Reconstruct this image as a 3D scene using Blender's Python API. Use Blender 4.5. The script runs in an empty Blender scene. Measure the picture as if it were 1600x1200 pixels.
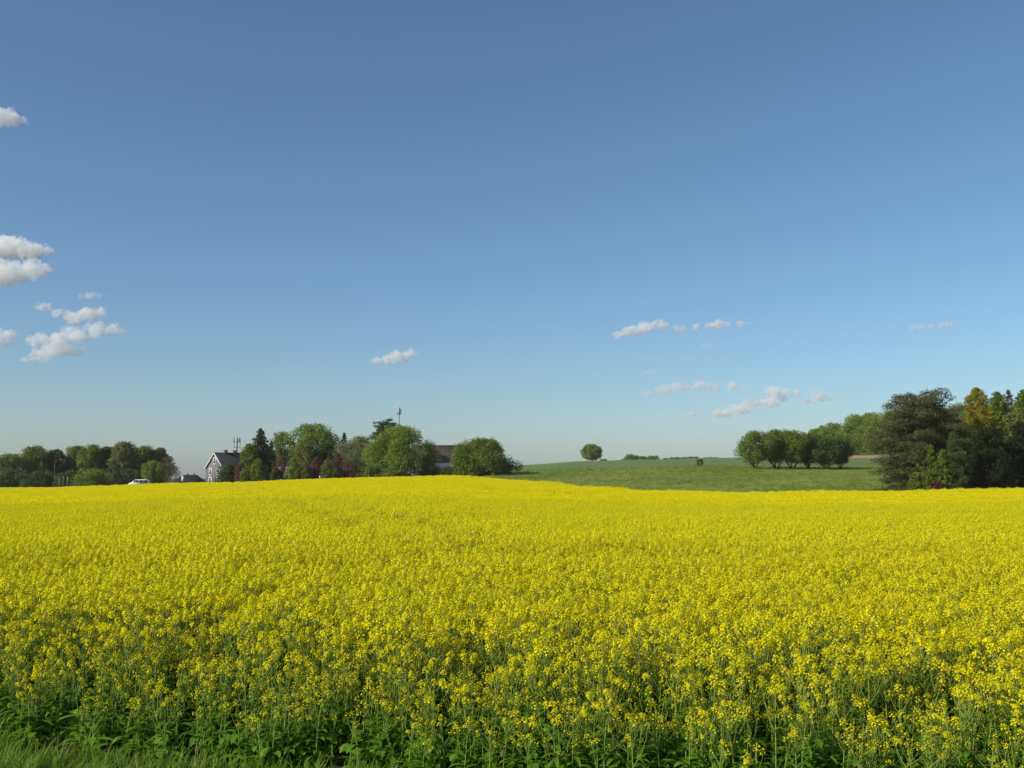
import bpy, bmesh, math, random
import numpy as np
from mathutils import Vector, Matrix, noise as mnoise

C = bpy.context.scene
COL = C.collection
R = math.radians
PI = math.pi

# ------------------------------------------------------------------ camera
EYE = 2.6
HAZE = 0.00008
F = 1600.0
PITCH = math.atan(140 / F)
cam_d = bpy.data.cameras.new('camera')
cam = bpy.data.objects.new('camera', cam_d)
COL.objects.link(cam)
cam.location = (0, 0, EYE)
cam.rotation_euler = (PI / 2 + PITCH, 0, 0)
cam_d.sensor_width = 36.0
cam_d.lens = 36.0
cam_d.clip_start = 0.1
cam_d.clip_end = 30000
C.camera = cam

# ------------------------------------------------------------------ light
SUN_AZ = R(-119)          # measured from +Y towards +X
SUN_EL = R(31)
sun_vec = Vector((math.sin(SUN_AZ) * math.cos(SUN_EL), math.cos(SUN_AZ) * math.cos(SUN_EL), math.sin(SUN_EL)))
sl = bpy.data.lights.new('sun', 'SUN')
sl.energy = 4.7
sl.angle = R(0.5)
sl.color = (1.0, 0.92, 0.76)
so = bpy.data.objects.new('sun', sl)
COL.objects.link(so)
so.rotation_euler = sun_vec.to_track_quat('Z', 'Y').to_euler()
so.location = (-40, -30, 60)

w = bpy.data.worlds.new('World')
C.world = w
w.use_nodes = True
nt = w.node_tree
nt.nodes.clear()
sky = nt.nodes.new('ShaderNodeTexSky')
sky.sky_type = 'NISHITA'
sky.sun_disc = False
sky.sun_elevation = SUN_EL
sky.sun_rotation = SUN_AZ
sky.altitude = 100
sky.air_density = 0.95
sky.dust_density = 0.75
sky.ozone_density = 5.0
bg = nt.nodes.new('ShaderNodeBackground')
bg.inputs['Strength'].default_value = 0.124
wo = nt.nodes.new('ShaderNodeOutputWorld')
wb = nt.nodes.new('ShaderNodeMix'); wb.data_type = 'RGBA'; wb.blend_type = 'MULTIPLY'
wb.inputs[0].default_value = 1.0
wb.inputs[7].default_value = (0.90, 0.960, 0.94, 1)      # white balance of the sky
nt.links.new(sky.outputs[0], wb.inputs[6])
nt.links.new(wb.outputs[2], bg.inputs[0])
nt.links.new(bg.outputs[0], wo.inputs[0])

C.view_settings.view_transform = 'Standard'
C.view_settings.look = 'None'
C.view_settings.gamma = 1.0
C.view_settings.exposure = 0.0
C.render.engine = 'CYCLES'
C.cycles.max_bounces = 16
C.cycles.diffuse_bounces = 3
C.cycles.transmission_bounces = 4
C.cycles.transparent_max_bounces = 12
C.cycles.volume_bounces = 14
C.cycles.use_denoising = True
C.cycles.denoising_prefilter = 'ACCURATE'
C.cycles.sample_clamp_indirect = 6.0

# ------------------------------------------------------------------ helpers
def at(px, py, Y):
    """point on the ray of photo pixel (px, py) at depth Y"""
    cx = (px - 800) / F
    cy = (600 - py) / F
    yd = math.cos(PITCH) - cy * math.sin(PITCH)
    zd = math.sin(PITCH) + cy * math.cos(PITCH)
    s = Y / yd
    return Vector((cx * s, Y, EYE + zd * s))

def zpix(py, Y):
    return at(800, py, Y).z

def tag(o, label=None, cat=None, group=None, kind=None):
    if label: o['label'] = label
    if cat: o['category'] = cat
    if group: o['group'] = group
    if kind: o['kind'] = kind
    return o

def empty(name, loc, rz=0.0, **k):
    o = bpy.data.objects.new(name, None)
    o.empty_display_size = 0.3
    COL.objects.link(o)
    o.location = loc
    o.rotation_euler = (0, 0, rz)
    return tag(o, **k)

def link(name, me, parent=None, loc=None, rz=0.0):
    o = bpy.data.objects.new(name, me)
    COL.objects.link(o)
    if parent: o.parent = parent
    if loc is not None: o.location = loc
    if rz: o.rotation_euler = (0, 0, rz)
    return o

class MB:
    """collects quads and triangles"""
    def __init__(s):
        s.v = []; s.q = []; s.qm = []; s.t = []; s.tm = []; s.n = 0
    def add(s, V, quads=None, tris=None, mat=0):
        V = np.asarray(V, np.float32).reshape(-1, 3)
        s.v.append(V)
        if quads is not None and len(quads):
            q = np.asarray(quads, np.int32).reshape(-1, 4) + s.n
            s.q.append(q); s.qm.append(np.full(len(q), mat, np.int32))
        if tris is not None and len(tris):
            t = np.asarray(tris, np.int32).reshape(-1, 3) + s.n
            s.t.append(t); s.tm.append(np.full(len(t), mat, np.int32))
        s.n += len(V)
    def arrays(s):
        V = np.concatenate(s.v) if s.v else np.zeros((0, 3), np.float32)
        Q = np.concatenate(s.q) if s.q else np.zeros((0, 4), np.int32)
        QM = np.concatenate(s.qm) if s.qm else np.zeros(0, np.int32)
        T = np.concatenate(s.t) if s.t else np.zeros((0, 3), np.int32)
        TM = np.concatenate(s.tm) if s.tm else np.zeros(0, np.int32)
        return V, Q, QM, T, TM
    def merge(s, arr, M=None, off=None):
        V, Q, QM, T, TM = arr
        if M is not None: V = V @ np.asarray(M, np.float32).T
        if off is not None: V = V + np.asarray(off, np.float32)
        s.v.append(V.astype(np.float32))
        if len(Q): s.q.append(Q + s.n); s.qm.append(QM)
        if len(T): s.t.append(T + s.n); s.tm.append(TM)
        s.n += len(V)
    # shapes
    def box(s, c, d, mat=0, M=None):
        x, y, z = [k / 2 for k in d]
        V = np.array([(-x, -y, -z), (x, -y, -z), (x, y, -z), (-x, y, -z), (-x, -y, z), (x, -y, z), (x, y, z), (-x, y, z)], float)
        if M is not None: V = V @ np.asarray(M).T
        V = V + np.asarray(c, float)
        s.add(V, [(0, 3, 2, 1), (4, 5, 6, 7), (0, 1, 5, 4), (1, 2, 6, 5), (2, 3, 7, 6), (3, 0, 4, 7)], mat=mat)
    def tube(s, pts, rad, k=6, mat=0, cap=True):
        pts = [Vector(p) for p in pts]
        n = len(pts)
        if not hasattr(rad, '__len__'): rad = [rad] * n
        V = []
        for i, p in enumerate(pts):
            t = (pts[min(i + 1, n - 1)] - pts[max(i - 1, 0)]).normalized()
            a = Vector((1, 0, 0)) if abs(t.x) < 0.8 else Vector((0, 1, 0))
            u = t.cross(a).normalized(); v = t.cross(u)
            for j in range(k):
                an = 2 * PI * j / k
                V.append(p + (u * math.cos(an) + v * math.sin(an)) * rad[i])
        Q = [(i * k + j, i * k + (j + 1) % k, (i + 1) * k + (j + 1) % k, (i + 1) * k + j) for i in range(n - 1) for j in range(k)]
        T = []
        if cap:
            V.append(pts[0]); V.append(pts[-1])
            b = n * k
            for j in range(k):
                T.append((b, (j + 1) % k, j)); T.append((b + 1, (n - 1) * k + j, (n - 1) * k + (j + 1) % k))
        s.add([tuple(v) for v in V], Q, T, mat)
    def prism(s, poly, y0, y1, mat=0):
        """polygon in xz extruded along y"""
        n = len(poly)
        V = [(x, y0, z) for x, z in poly] + [(x, y1, z) for x, z in poly]
        Q = [(i, (i + 1) % n, n + (i + 1) % n, n + i) for i in range(n)]
        T = []
        for i in range(1, n - 1):
            T.append((0, i + 1, i)); T.append((n, n + i, n + i + 1))
        s.add(V, Q, T, mat)
    def mesh(s, name, mats, smooth=False):
        return mesh_from(name, s.arrays(), mats, smooth)
    def build(s, name, mats, parent=None, loc=None, smooth=False):
        if not isinstance(mats, (list, tuple)): mats = [mats]
        return link(name, s.mesh(name, mats, smooth), parent, loc)

def mesh_from(name, arr, mats, smooth=False):
    V, Q, QM, T, TM = arr
    me = bpy.data.meshes.new(name)
    me.vertices.add(len(V))
    me.vertices.foreach_set('co', np.ascontiguousarray(V, np.float32).ravel())
    loops = np.concatenate([Q.ravel(), T.ravel()]).astype(np.int32)
    me.loops.add(len(loops))
    me.loops.foreach_set('vertex_index', loops)
    starts = np.concatenate([np.arange(len(Q)) * 4, len(Q) * 4 + np.arange(len(T)) * 3]).astype(np.int32)
    me.polygons.add(len(starts))
    me.polygons.foreach_set('loop_start', starts)
    me.polygons.foreach_set('material_index', np.concatenate([QM, TM]).astype(np.int32))
    if smooth: me.polygons.foreach_set('use_smooth', np.ones(len(starts), bool))
    for m in mats: me.materials.append(m)
    me.update(calc_edges=True)
    return me

# ------------------------------------------------------------------ materials
def pmat(name, col, rough=0.6, spec=0.3, metal=0.0):
    m = bpy.data.materials.new(name)
    m.use_nodes = True
    b = m.node_tree.nodes['Principled BSDF']
    b.inputs['Base Color'].default_value = (*col, 1)
    b.inputs['Roughness'].default_value = rough
    b.inputs['Specular IOR Level'].default_value = spec
    b.inputs['Metallic'].default_value = metal
    return m

def noisy(name, c1, c2, scale=1.0, detail=6, rough=0.8, spec=0.2, bump=0.0, bscale=None, stretch=None):
    m = pmat(name, c1, rough, spec)
    n = m.node_tree.nodes; l = m.node_tree.links
    tc = n.new('ShaderNodeTexCoord')
    src = tc.outputs['Object']
    if stretch:
        mp = n.new('ShaderNodeMapping'); mp.inputs['Scale'].default_value = stretch
        l.new(src, mp.inputs[0]); src = mp.outputs[0]
    t = n.new('ShaderNodeTexNoise')
    t.inputs['Scale'].default_value = scale; t.inputs['Detail'].default_value = detail
    t.inputs['Roughness'].default_value = 0.65
    l.new(src, t.inputs['Vector'])
    r = n.new('ShaderNodeValToRGB')
    r.color_ramp.elements[0].position = 0.33; r.color_ramp.elements[1].position = 0.67
    r.color_ramp.elements[0].color = (*c1, 1); r.color_ramp.elements[1].color = (*c2, 1)
    l.new(t.outputs['Fac'], r.inputs[0])
    b = n['Principled BSDF']
    l.new(r.outputs[0], b.inputs['Base Color'])
    if bump:
        t2 = n.new('ShaderNodeTexNoise'); t2.inputs['Scale'].default_value = bscale or scale * 8; t2.inputs['Detail'].default_value = 5
        l.new(src, t2.inputs['Vector'])
        bp = n.new('ShaderNodeBump'); bp.inputs['Strength'].default_value = bump; bp.inputs['Distance'].default_value = 0.2
        l.new(t2.outputs['Fac'], bp.inputs['Height']); l.new(bp.outputs[0], b.inputs['Normal'])
    return m

def leafmat(name, c1, c2, trans=0.3, rough=0.5, spec=0.3, tint=None):
    """every leaf (mesh island) takes its own tone between c1 and c2; light passes through"""
    m = pmat(name, c1, rough, spec)
    n = m.node_tree.nodes; l = m.node_tree.links
    g = n.new('ShaderNodeNewGeometry')
    mx = n.new('ShaderNodeMix'); mx.data_type = 'RGBA'
    mx.inputs[6].default_value = (*c1, 1); mx.inputs[7].default_value = (*c2, 1)
    l.new(g.outputs['Random Per Island'], mx.inputs[0])
    b = n['Principled BSDF']
    l.new(mx.outputs[2], b.inputs['Base Color'])
    tr = n.new('ShaderNodeBsdfTranslucent')
    if tint:
        tr.inputs[0].default_value = (*tint, 1)
    else:
        l.new(mx.outputs[2], tr.inputs[0])
    ms = n.new('ShaderNodeMixShader'); ms.inputs[0].default_value = trans
    l.new(b.outputs[0], ms.inputs[1]); l.new(tr.outputs[0], ms.inputs[2])
    l.new(ms.outputs[0], n['Material Output'].inputs['Surface'])
    return m

M = {}
M['petal'] = leafmat('petal', (0.86, 0.75, 0.006), (0.92, 0.84, 0.018), 0.40, 0.8, 0.02)
M['bud'] = leafmat('bud', (0.42, 0.42, 0.03), (0.62, 0.55, 0.03), 0.2, 0.5)
M['stem'] = leafmat('stem', (0.22, 0.30, 0.04), (0.32, 0.39, 0.08), 0.2, 0.45, 0.4)
M['rape_leaf'] = leafmat('rape_leaf', (0.100, 0.250, 0.010), (0.20, 0.36, 0.035), 0.40, 0.36, 0.45)
M['grass'] = leafmat('grass', (0.13, 0.28, 0.014), (0.24, 0.38, 0.040), 0.42, 0.55, 0.15)
M['dry'] = leafmat('dry', (0.30, 0.27, 0.13), (0.42, 0.38, 0.24), 0.25, 0.6)
M['soil'] = noisy('soil', (0.05, 0.035, 0.02), (0.10, 0.075, 0.045), 2.0, 8, 0.95, 0.1, 0.6)
M['meadow'] = noisy('meadow_grass', (0.150, 0.200, 0.026), (0.245, 0.270, 0.056), 0.11, 14, 0.9, 0.1, 0.8, 2.0, (.45, 1.6, 1))
M['grain'] = noisy('grain_crop', (0.115, 0.175, 0.050), (0.165, 0.220, 0.066), 0.05, 12, 0.9, 0.1, 0.6, 2.0, (1.8, .5, 1))
M['clay'] = noisy('clay', (0.40, 0.21, 0.12), (0.50, 0.29, 0.18), 0.2, 6, 0.95, 0.1, 0.3)
M['bark'] = noisy('bark', (0.05, 0.035, 0.025), (0.12, 0.09, 0.065), 3.0, 6, 0.95, 0.1, 0.6, 20, (1, 1, .3))

LC = {  # leaf colours
 'mid':    ((0.124, 0.183, 0.021), (0.212, 0.271, 0.040)),
 'fresh':  ((0.153, 0.230, 0.021), (0.254, 0.330, 0.042)),
 'olive':  ((0.142, 0.171, 0.038), (0.224, 0.242, 0.065)),
 'dark':   ((0.059, 0.106, 0.024), (0.112, 0.165, 0.038)),
 'yew':    ((0.016, 0.030, 0.009), (0.034, 0.054, 0.014)),  # near-black: deep shade on the right-hand mass put into the leaf colour
 'spruce': ((0.053, 0.097, 0.033), (0.094, 0.142, 0.050)),
 'pine':   ((0.078, 0.098, 0.028), (0.155, 0.150, 0.056)),
 'gold':   ((0.290, 0.275, 0.016), (0.430, 0.375, 0.026)),
 'purple': ((0.124, 0.065, 0.050), (0.206, 0.112, 0.080)),
 'willow': ((0.177, 0.206, 0.083), (0.266, 0.283, 0.124)),
 'brown':  ((0.142, 0.112, 0.071), (0.212, 0.171, 0.106)),
}
for k, (a, b_) in LC.items():
    M['leaf_' + k] = leafmat('foliage_' + k, a, b_, 0.42, 0.55, 0.22)

# ------------------------------------------------------------------ terrain
def zg(sy, Y):
    return EYE + (740 - sy) * Y / F
CROP = 1.2
PXK = np.array([-800, 0, 300, 600, 800, 925, 1000, 1150, 1350, 1600, 2400], float)
PROF = [
 [(12, 0), (215, -1.8), (330, -2.2), (700, -3), (1200, -6), (9000, -40)],
 [(12, 0), (215, -1.56), (330, -1.8), (700, -3), (1200, -6), (9000, -40)],
 [(12, 0), (215, -0.62), (330, -0.9), (700, -2), (1200, -6), (9000, -40)],
 [(12, 0), (120, 0.05), (215, 0.73), (330, 0.8), (700, 1), (1200, -4), (9000, -40)],
 [(12, 0), (110, -0.2), (180, 0.275), (240, zg(735, 240)), (600, zg(727, 600)), (900, 7), (1500, -4), (9000, -40)],
 [(12, 0), (155, -0.54), (250, zg(731, 250)), (640, zg(720, 640)), (900, 10), (1500, -2), (9000, -40)],
 [(12, 0), (145, -0.96), (250, zg(728.5, 250)), (640, zg(718, 640)), (900, 11), (1500, 0), (9000, -40)],
 [(12, 0), (132, -1.04), (250, zg(726, 250)), (640, zg(715, 640)), (900, 14), (1500, 4), (9000, -40)],
 [(12, 0), (122, -0.8), (250, zg(728, 250)), (330, zg(717, 330)), (400, zg(709, 400)), (560, zg(690, 560)), (900, 28), (1500, 20), (9000, -40)],
 [(12, 0), (115, -0.4), (250, zg(727, 250)), (400, zg(702, 400)), (560, zg(682, 560)), (900, 34), (1500, 24), (9000, -40)],
 [(12, 0), (115, -0.3), (250, zg(729, 250)), (400, zg(704, 400)), (560, zg(682, 560)), (900, 36), (1500, 24), (9000, -40)],
]
def terrain(X, Y):
    X = np.asarray(X, float); Y = np.asarray(Y, float)
    shp = np.broadcast(X, Y).shape
    X = np.broadcast_to(X, shp).ravel(); Y = np.broadcast_to(Y, shp).ravel()
    px = np.clip(800 + F * X / np.maximum(Y, 1.0), PXK[0], PXK[-1] - 1e-3)
    Z = np.stack([np.interp(Y, [a for a, _ in p], [b for _, b in p]) for p in PROF])
    k = np.clip(np.searchsorted(PXK, px, side='right') - 1, 0, len(PXK) - 2)
    t = (px - PXK[k]) / (PXK[k + 1] - PXK[k])
    t = t * t * (3 - 2 * t)
    i = np.arange(len(px))
    z = Z[k, i] * (1 - t) + Z[k + 1, i] * t
    z = z + 0.10 * np.sin(X * .11 + Y * .07) * np.clip((Y - 30) / 60, 0, 1) * np.clip((400 - Y) / 200, 0, 1)
    return z.reshape(shp)
def tz(X, Y):
    return float(terrain(X, Y))

def y_near(px):       # near edge of the rape field (depth for a pixel column)
    return 8.62 / (1 + .27 * (px - 800) / F)          # a straight field edge
def y_far(px):
    return np.interp(px, [-800, 600, 700, 800, 900, 1000, 1100, 1200, 1600, 2400], [215, 215, 202, 181, 160, 145, 136, 130, 115, 105])
def y_mead(px):
    return np.interp(px, [700, 800, 2400], [240, 242, 250])

# grid of columns (pixel angles) and rows that follow the borders of the fields
cols = np.concatenate([np.linspace(-2600, -900, 18), np.linspace(-800, 2400, 129), np.linspace(2500, 4200, 18)])
def grid_rows():
    rows = []
    one = np.ones_like(cols)
    for y in (3.2, 4.5): rows.append((one * y, 'g'))
    n0, f0, m0 = y_near(cols), y_far(cols), y_mead(cols)
    rows.append((n0, 'g'))
    for t in np.linspace(0.02, 1, 34): rows.append((n0 + (f0 - n0) * t ** 1.6, 's'))
    for t in np.linspace(0, 1, 15)[1:]: rows.append((f0 + (m0 - f0) * t, 'm'))
    for y in np.linspace(0, 1, 22)[1:]: rows.append((m0 + (900 - m0) * y, 'c'))
    for y in (1200, 1600, 2400, 4000, 6500, 9000): rows.append((one * y, 'g'))
    return rows
rows = grid_rows()
NX = len(cols)
GX = np.stack([(cols - 800) / F * y for y, _ in rows])
GY = np.stack([y for y, _ in rows])
GZ = terrain(GX, GY)
GV = np.stack([GX, GY, GZ], -1).reshape(-1, 3)
zones = {'g': [], 's': [], 'm': [], 'c': [], 'k': []}
for r_ in range(1, len(rows)):
    for c_ in range(NX - 1):
        z = rows[r_][1]
        px = cols[c_]
        yc = rows[r_][0][c_]
        if z == 'm' and px < 690: z = 'g'
        if z == 'c' and px < 690: z = 'g'
        if z == 'c' and 1322 <= px < 1356 and 345 < yc < 400: z = 'k'
        q = ((r_ - 1) * NX + c_, (r_ - 1) * NX + c_ + 1, r_ * NX + c_ + 1, r_ * NX + c_)
        zones[z].append(q)
def zone_mesh(name, zs, mat):
    Q = np.array(sum([zones[z] for z in zs], []), np.int32)
    u, inv = np.unique(Q.ravel(), return_inverse=True)
    b = MB()
    b.add(GV[u], inv.reshape(-1, 4))
    return b
bg_ = zone_mesh('ground', ['g', 's'], None)
bg_.add([(-8000, -3000, 0), (8000, -3000, 0), (8000, 3.2, 0), (-8000, 3.2, 0)], [(0, 1, 2, 3)])
tag(bg_.build('ground', M['soil'], smooth=True), 'dark brown soil under the yellow crop and the trees', 'ground', kind='structure')
tag(zone_mesh('meadow', ['m'], None).build('meadow', M['meadow'], smooth=True), 'short green meadow sloping up behind the yellow field', 'meadow', kind='structure')
tag(zone_mesh('grain_field', ['c'], None).build('grain_field', M['grain'], smooth=True), 'bluish green grain field on the hill crest behind the meadow', 'field', kind='structure')
tag(zone_mesh('clay_path', ['k'], None).build('clay_path', M['clay'], smooth=True), 'strip of bare reddish earth below the hillside wood', 'earth', kind='structure')

# ------------------------------------------------------------------ scatter by geometry nodes
def scatter(name, variants, pos, rot, scl, var, mats):
    """variants: list of MB arrays; one object whose geometry nodes set a variant on every point"""
    V = []; Q = []; QM = []; T = []; TM = []; vid = []; n = 0
    for i, a in enumerate(variants):
        V.append(a[0]); Q.append(a[1] + n); QM.append(a[2]); T.append(a[3] + n); TM.append(a[4])
        vid.append(np.full(len(a[0]), i + 1, np.int32)); n += len(a[0])
    V.append(pos.astype(np.float32)); vid.append(np.zeros(len(pos), np.int32))
    nsrc = n
    me = mesh_from(name, (np.concatenate(V), np.concatenate(Q), np.concatenate(QM), np.concatenate(T), np.concatenate(TM)), mats)
    vid = np.concatenate(vid)
    N = len(vid)
    def attr(nm, typ, arr, key):
        a = me.attributes.new(nm, typ, 'POINT')
        a.data.foreach_set(key, np.ascontiguousarray(arr).ravel())
    attr('vid', 'INT', vid, 'value')
    av = np.zeros(N, np.int32); av[nsrc:] = var + 1
    attr('pick', 'INT', av, 'value')
    ar = np.zeros((N, 3), np.float32); ar[nsrc:] = rot
    attr('turn', 'FLOAT_VECTOR', ar, 'vector')
    asc = np.ones((N, 3), np.float32); asc[nsrc:] = scl
    attr('size', 'FLOAT_VECTOR', asc, 'vector')
    o = link(name, me)
    ng = bpy.data.node_groups.new(name + '_scatter', 'GeometryNodeTree')
    ng.interface.new_socket('Geometry', in_out='INPUT', socket_type='NodeSocketGeometry')
    ng.interface.new_socket('Geometry', in_out='OUTPUT', socket_type='NodeSocketGeometry')
    nd = ng.nodes; lk = ng.links
    gi = nd.new('NodeGroupInput'); go = nd.new('NodeGroupOutput')
    def named(nm, typ):
        a = nd.new('GeometryNodeInputNamedAttribute'); a.data_type = typ; a.inputs['Name'].default_value = nm
        return a.outputs['Attribute']
    def eq(sock, k):
        c = nd.new('FunctionNodeCompare'); c.data_type = 'INT'; c.operation = 'EQUAL'
        lk.new(sock, c.inputs[2]); c.inputs[3].default_value = k
        return c.outputs[0]
    a_vid = named('vid', 'INT'); a_pick = named('pick', 'INT'); a_turn = named('turn', 'FLOAT_VECTOR'); a_size = named('size', 'FLOAT_VECTOR')
    def sep(k):
        s = nd.new('GeometryNodeSeparateGeometry'); s.domain = 'POINT'
        lk.new(gi.outputs[0], s.inputs['Geometry']); lk.new(eq(a_vid, k), s.inputs['Selection'])
        return s.outputs['Selection']
    pts = sep(0)
    jn = nd.new('GeometryNodeJoinGeometry')
    for i in range(len(variants)):
        ip = nd.new('GeometryNodeInstanceOnPoints')
        lk.new(pts, ip.inputs['Points']); lk.new(eq(a_pick, i + 1), ip.inputs['Selection'])
        lk.new(sep(i + 1), ip.inputs['Instance'])
        lk.new(a_turn, ip.inputs['Rotation']); lk.new(a_size, ip.inputs['Scale'])
        lk.new(ip.outputs[0], jn.inputs[0])
    lk.new(jn.outputs[0], go.inputs[0])
    md = o.modifiers.new('scatter', 'NODES')
    md.node_group = ng
    return o

# ------------------------------------------------------------------ rape plants
rng = np.random.default_rng(7)
MP, MBUD, MST, MLF = 0, 1, 2, 3
RMATS = [M['petal'], M['bud'], M['stem'], M['rape_leaf']]

def nrm(v):
    v = np.asarray(v, float)
    return v / (np.linalg.norm(v) + 1e-9)
def frame(nv):
    nv = nrm(nv)
    a = np.array([0, 0, 1.0]) if abs(nv[2]) < .8 else np.array([1.0, 0, 0])
    u = nrm(np.cross(nv, a)); v = np.cross(nv, u)
    return nv, u, v

def flower(b, p, nv, s):
    nv, u, v = frame(nv)
    an = rng.uniform(0, PI); c, q = math.cos(an), math.sin(an)
    u, v = u * c + v * q, v * c - u * q
    for a, d in ((u, v), (v, u)):
        wv = s * .36
        up = nv * s * .16
        b.add([p - a * s + up - d * wv, p - a * s + up + d * wv, p + a * s + up + d * wv, p + a * s + up - d * wv], [(0, 1, 2, 3)], mat=MP)

def blade(b, p, az, el, L, W, droop, mat, seg=3, fold=.25):
    """leaf: folded, drooping strip"""
    V = []; Q = []
    pos = np.array(p, float); e = el
    side = np.array([-math.sin(az), math.cos(az), 0])
    prof = np.interp(np.linspace(0, 1, seg + 1), [0, .35, .7, 1], [.25, 1, .75, .05])
    for i in range(seg + 1):
        d = np.array([math.cos(az) * math.cos(e), math.sin(az) * math.cos(e), math.sin(e)])
        up = np.cross(d, side)
        hw = W * .5 * prof[i]
        V += [pos - side * hw - up * hw * fold * -1, pos, pos + side * hw + up * hw * fold]
        pos = pos + d * L / seg
        e -= droop / seg
    for i in range(seg):
        k = i * 3
        Q += [(k, k + 1, k + 4, k + 3), (k + 1, k + 2, k + 5, k + 4)]
    b.add(V, Q, mat=mat)

def raceme(b, tip, ax, s=1.0, n=22):
    ax = nrm(ax)
    _, u, v = frame(ax)
    # flat-topped cluster: open flowers in a dome round the buds, older ones below
    for i in range(n):
        t = (i + rng.uniform(0, .8)) / n
        an = i * 2.4 + rng.uniform(-.4, .4)
        rr = (0.014 + 0.034 * math.sin(min(t * 1.5, 1.0) * PI * .55)) * s
        zz = (0.012 - 0.085 * t ** 1.5) * s
        rad = u * math.cos(an) + v * math.sin(an)
        p = tip + rad * rr + ax * zz
        flower(b, p, rad * (.35 + .5 * t) + ax * (.9 - .4 * t) + rng.normal(0, .2, 3), rng.uniform(.0100, .0135) * (.6 + .4 * s))
    for i in range(5):
        an = rng.uniform(0, 2 * PI)
        p = tip + (u * math.cos(an) + v * math.sin(an)) * .008 * s + ax * rng.uniform(.008, .026) * s
        q = .005
        b.add([p - u * q, p + u * q, p + v * q, p - v * q, p + ax * q * 1.6, p - ax * q], tris=[(0, 3, 4), (3, 1, 4), (1, 2, 4), (2, 0, 4), (3, 0, 5), (1, 3, 5), (2, 1, 5), (0, 2, 5)], mat=MBUD)

def pods(b, base, top, n):
    base = np.asarray(base); top = np.asarray(top)
    ax = nrm(top - base); _, u, v = frame(ax)
    for i in range(n):
        t = rng.uniform(.1, .95); an = rng.uniform(0, 2 * PI)
        p = base + (top - base) * t
        d = nrm((u * math.cos(an) + v * math.sin(an)) * .8 + ax * .7)
        L = rng.uniform(.03, .055)
        sd = nrm(np.cross(d, ax)) * .0022
        b.add([p - sd * .5, p + sd * .5, p + d * L + sd, p + d * L - sd], [(0, 1, 2, 3)], mat=MST)

def rape_plant(seed, sparse=False):
    global rng
    rng = np.random.default_rng(seed)
    b = MB()
    h = rng.uniform(.72, .98) if sparse else rng.uniform(1.05, 1.28)
    lean = rng.normal(0, .05, 2)
    st = [np.array([lean[0] * t ** 2 * h, lean[1] * t ** 2 * h, h * t]) for t in np.linspace(0, 1, 6)]
    b.tube(st, [.0085, .008, .007, .0055, .0042, .003], 5, MST, cap=False)
    raceme(b, st[-1], st[-1] - st[-2], rng.uniform(.5, .8) if sparse else rng.uniform(.75, 1.05), 12 if sparse else 24)
    pods(b, st[-1] - np.array([0, 0, .26]), st[-1] - np.array([0, 0, .09]), 10)
    nb = rng.integers(2, 5) if sparse else rng.integers(3, 7)
    az0 = rng.uniform(0, 6.28)
    for i in range(nb):
        t = rng.uniform(.36, .8)
        p0 = np.array([lean[0] * t ** 2 * h, lean[1] * t ** 2 * h, h * t])
        az = az0 + i * 2.4
        L = (1 - t) * h * rng.uniform(.7, 1.12)
        e = R(rng.uniform(42, 62))
        pts = [p0]; p = p0.copy()
        for k in range(3):
            d = np.array([math.cos(az) * math.cos(e), math.sin(az) * math.cos(e), math.sin(e)])
            p = p + d * L / 3; e += R(11); pts.append(p.copy())
        b.tube(pts, [.0045, .0038, .003, .0024], 4, MST, cap=False)
        raceme(b, pts[-1], pts[-1] - pts[-2], rng.uniform(.4, .7) if sparse else rng.uniform(.55, .9), int(rng.integers(5, 11)) if sparse else int(rng.integers(14, 22)))
        pods(b, pts[-2], pts[-1] - (pts[-1] - pts[-2]) * .3, 5)
        blade(b, p0, az, R(40), rng.uniform(.07, .13), rng.uniform(.018, .03), R(50), MLF, 2)
    for i in range(int(rng.integers(8, 12))):
        z = rng.uniform(.08, .5) * h
        blade(b, (lean[0] * (z / h) ** 2 * h, lean[1] * (z / h) ** 2 * h, z), rng.uniform(0, 6.28), R(rng.uniform(10, 50)), rng.uniform(.14, .29), rng.uniform(.05, .11), R(rng.uniform(50, 100)), MLF, 4, rng.uniform(.1, .4))
    for i in range(int(rng.integers(4, 7))):
        z = rng.uniform(.45, .8) * h
        blade(b, (lean[0] * (z / h) ** 2 * h, lean[1] * (z / h) ** 2 * h, z), rng.uniform(0, 6.28), R(rng.uniform(25, 60)), rng.uniform(.09, .15), rng.uniform(.022, .04), R(rng.uniform(40, 80)), MLF, 3)
    return b.arrays()

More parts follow.
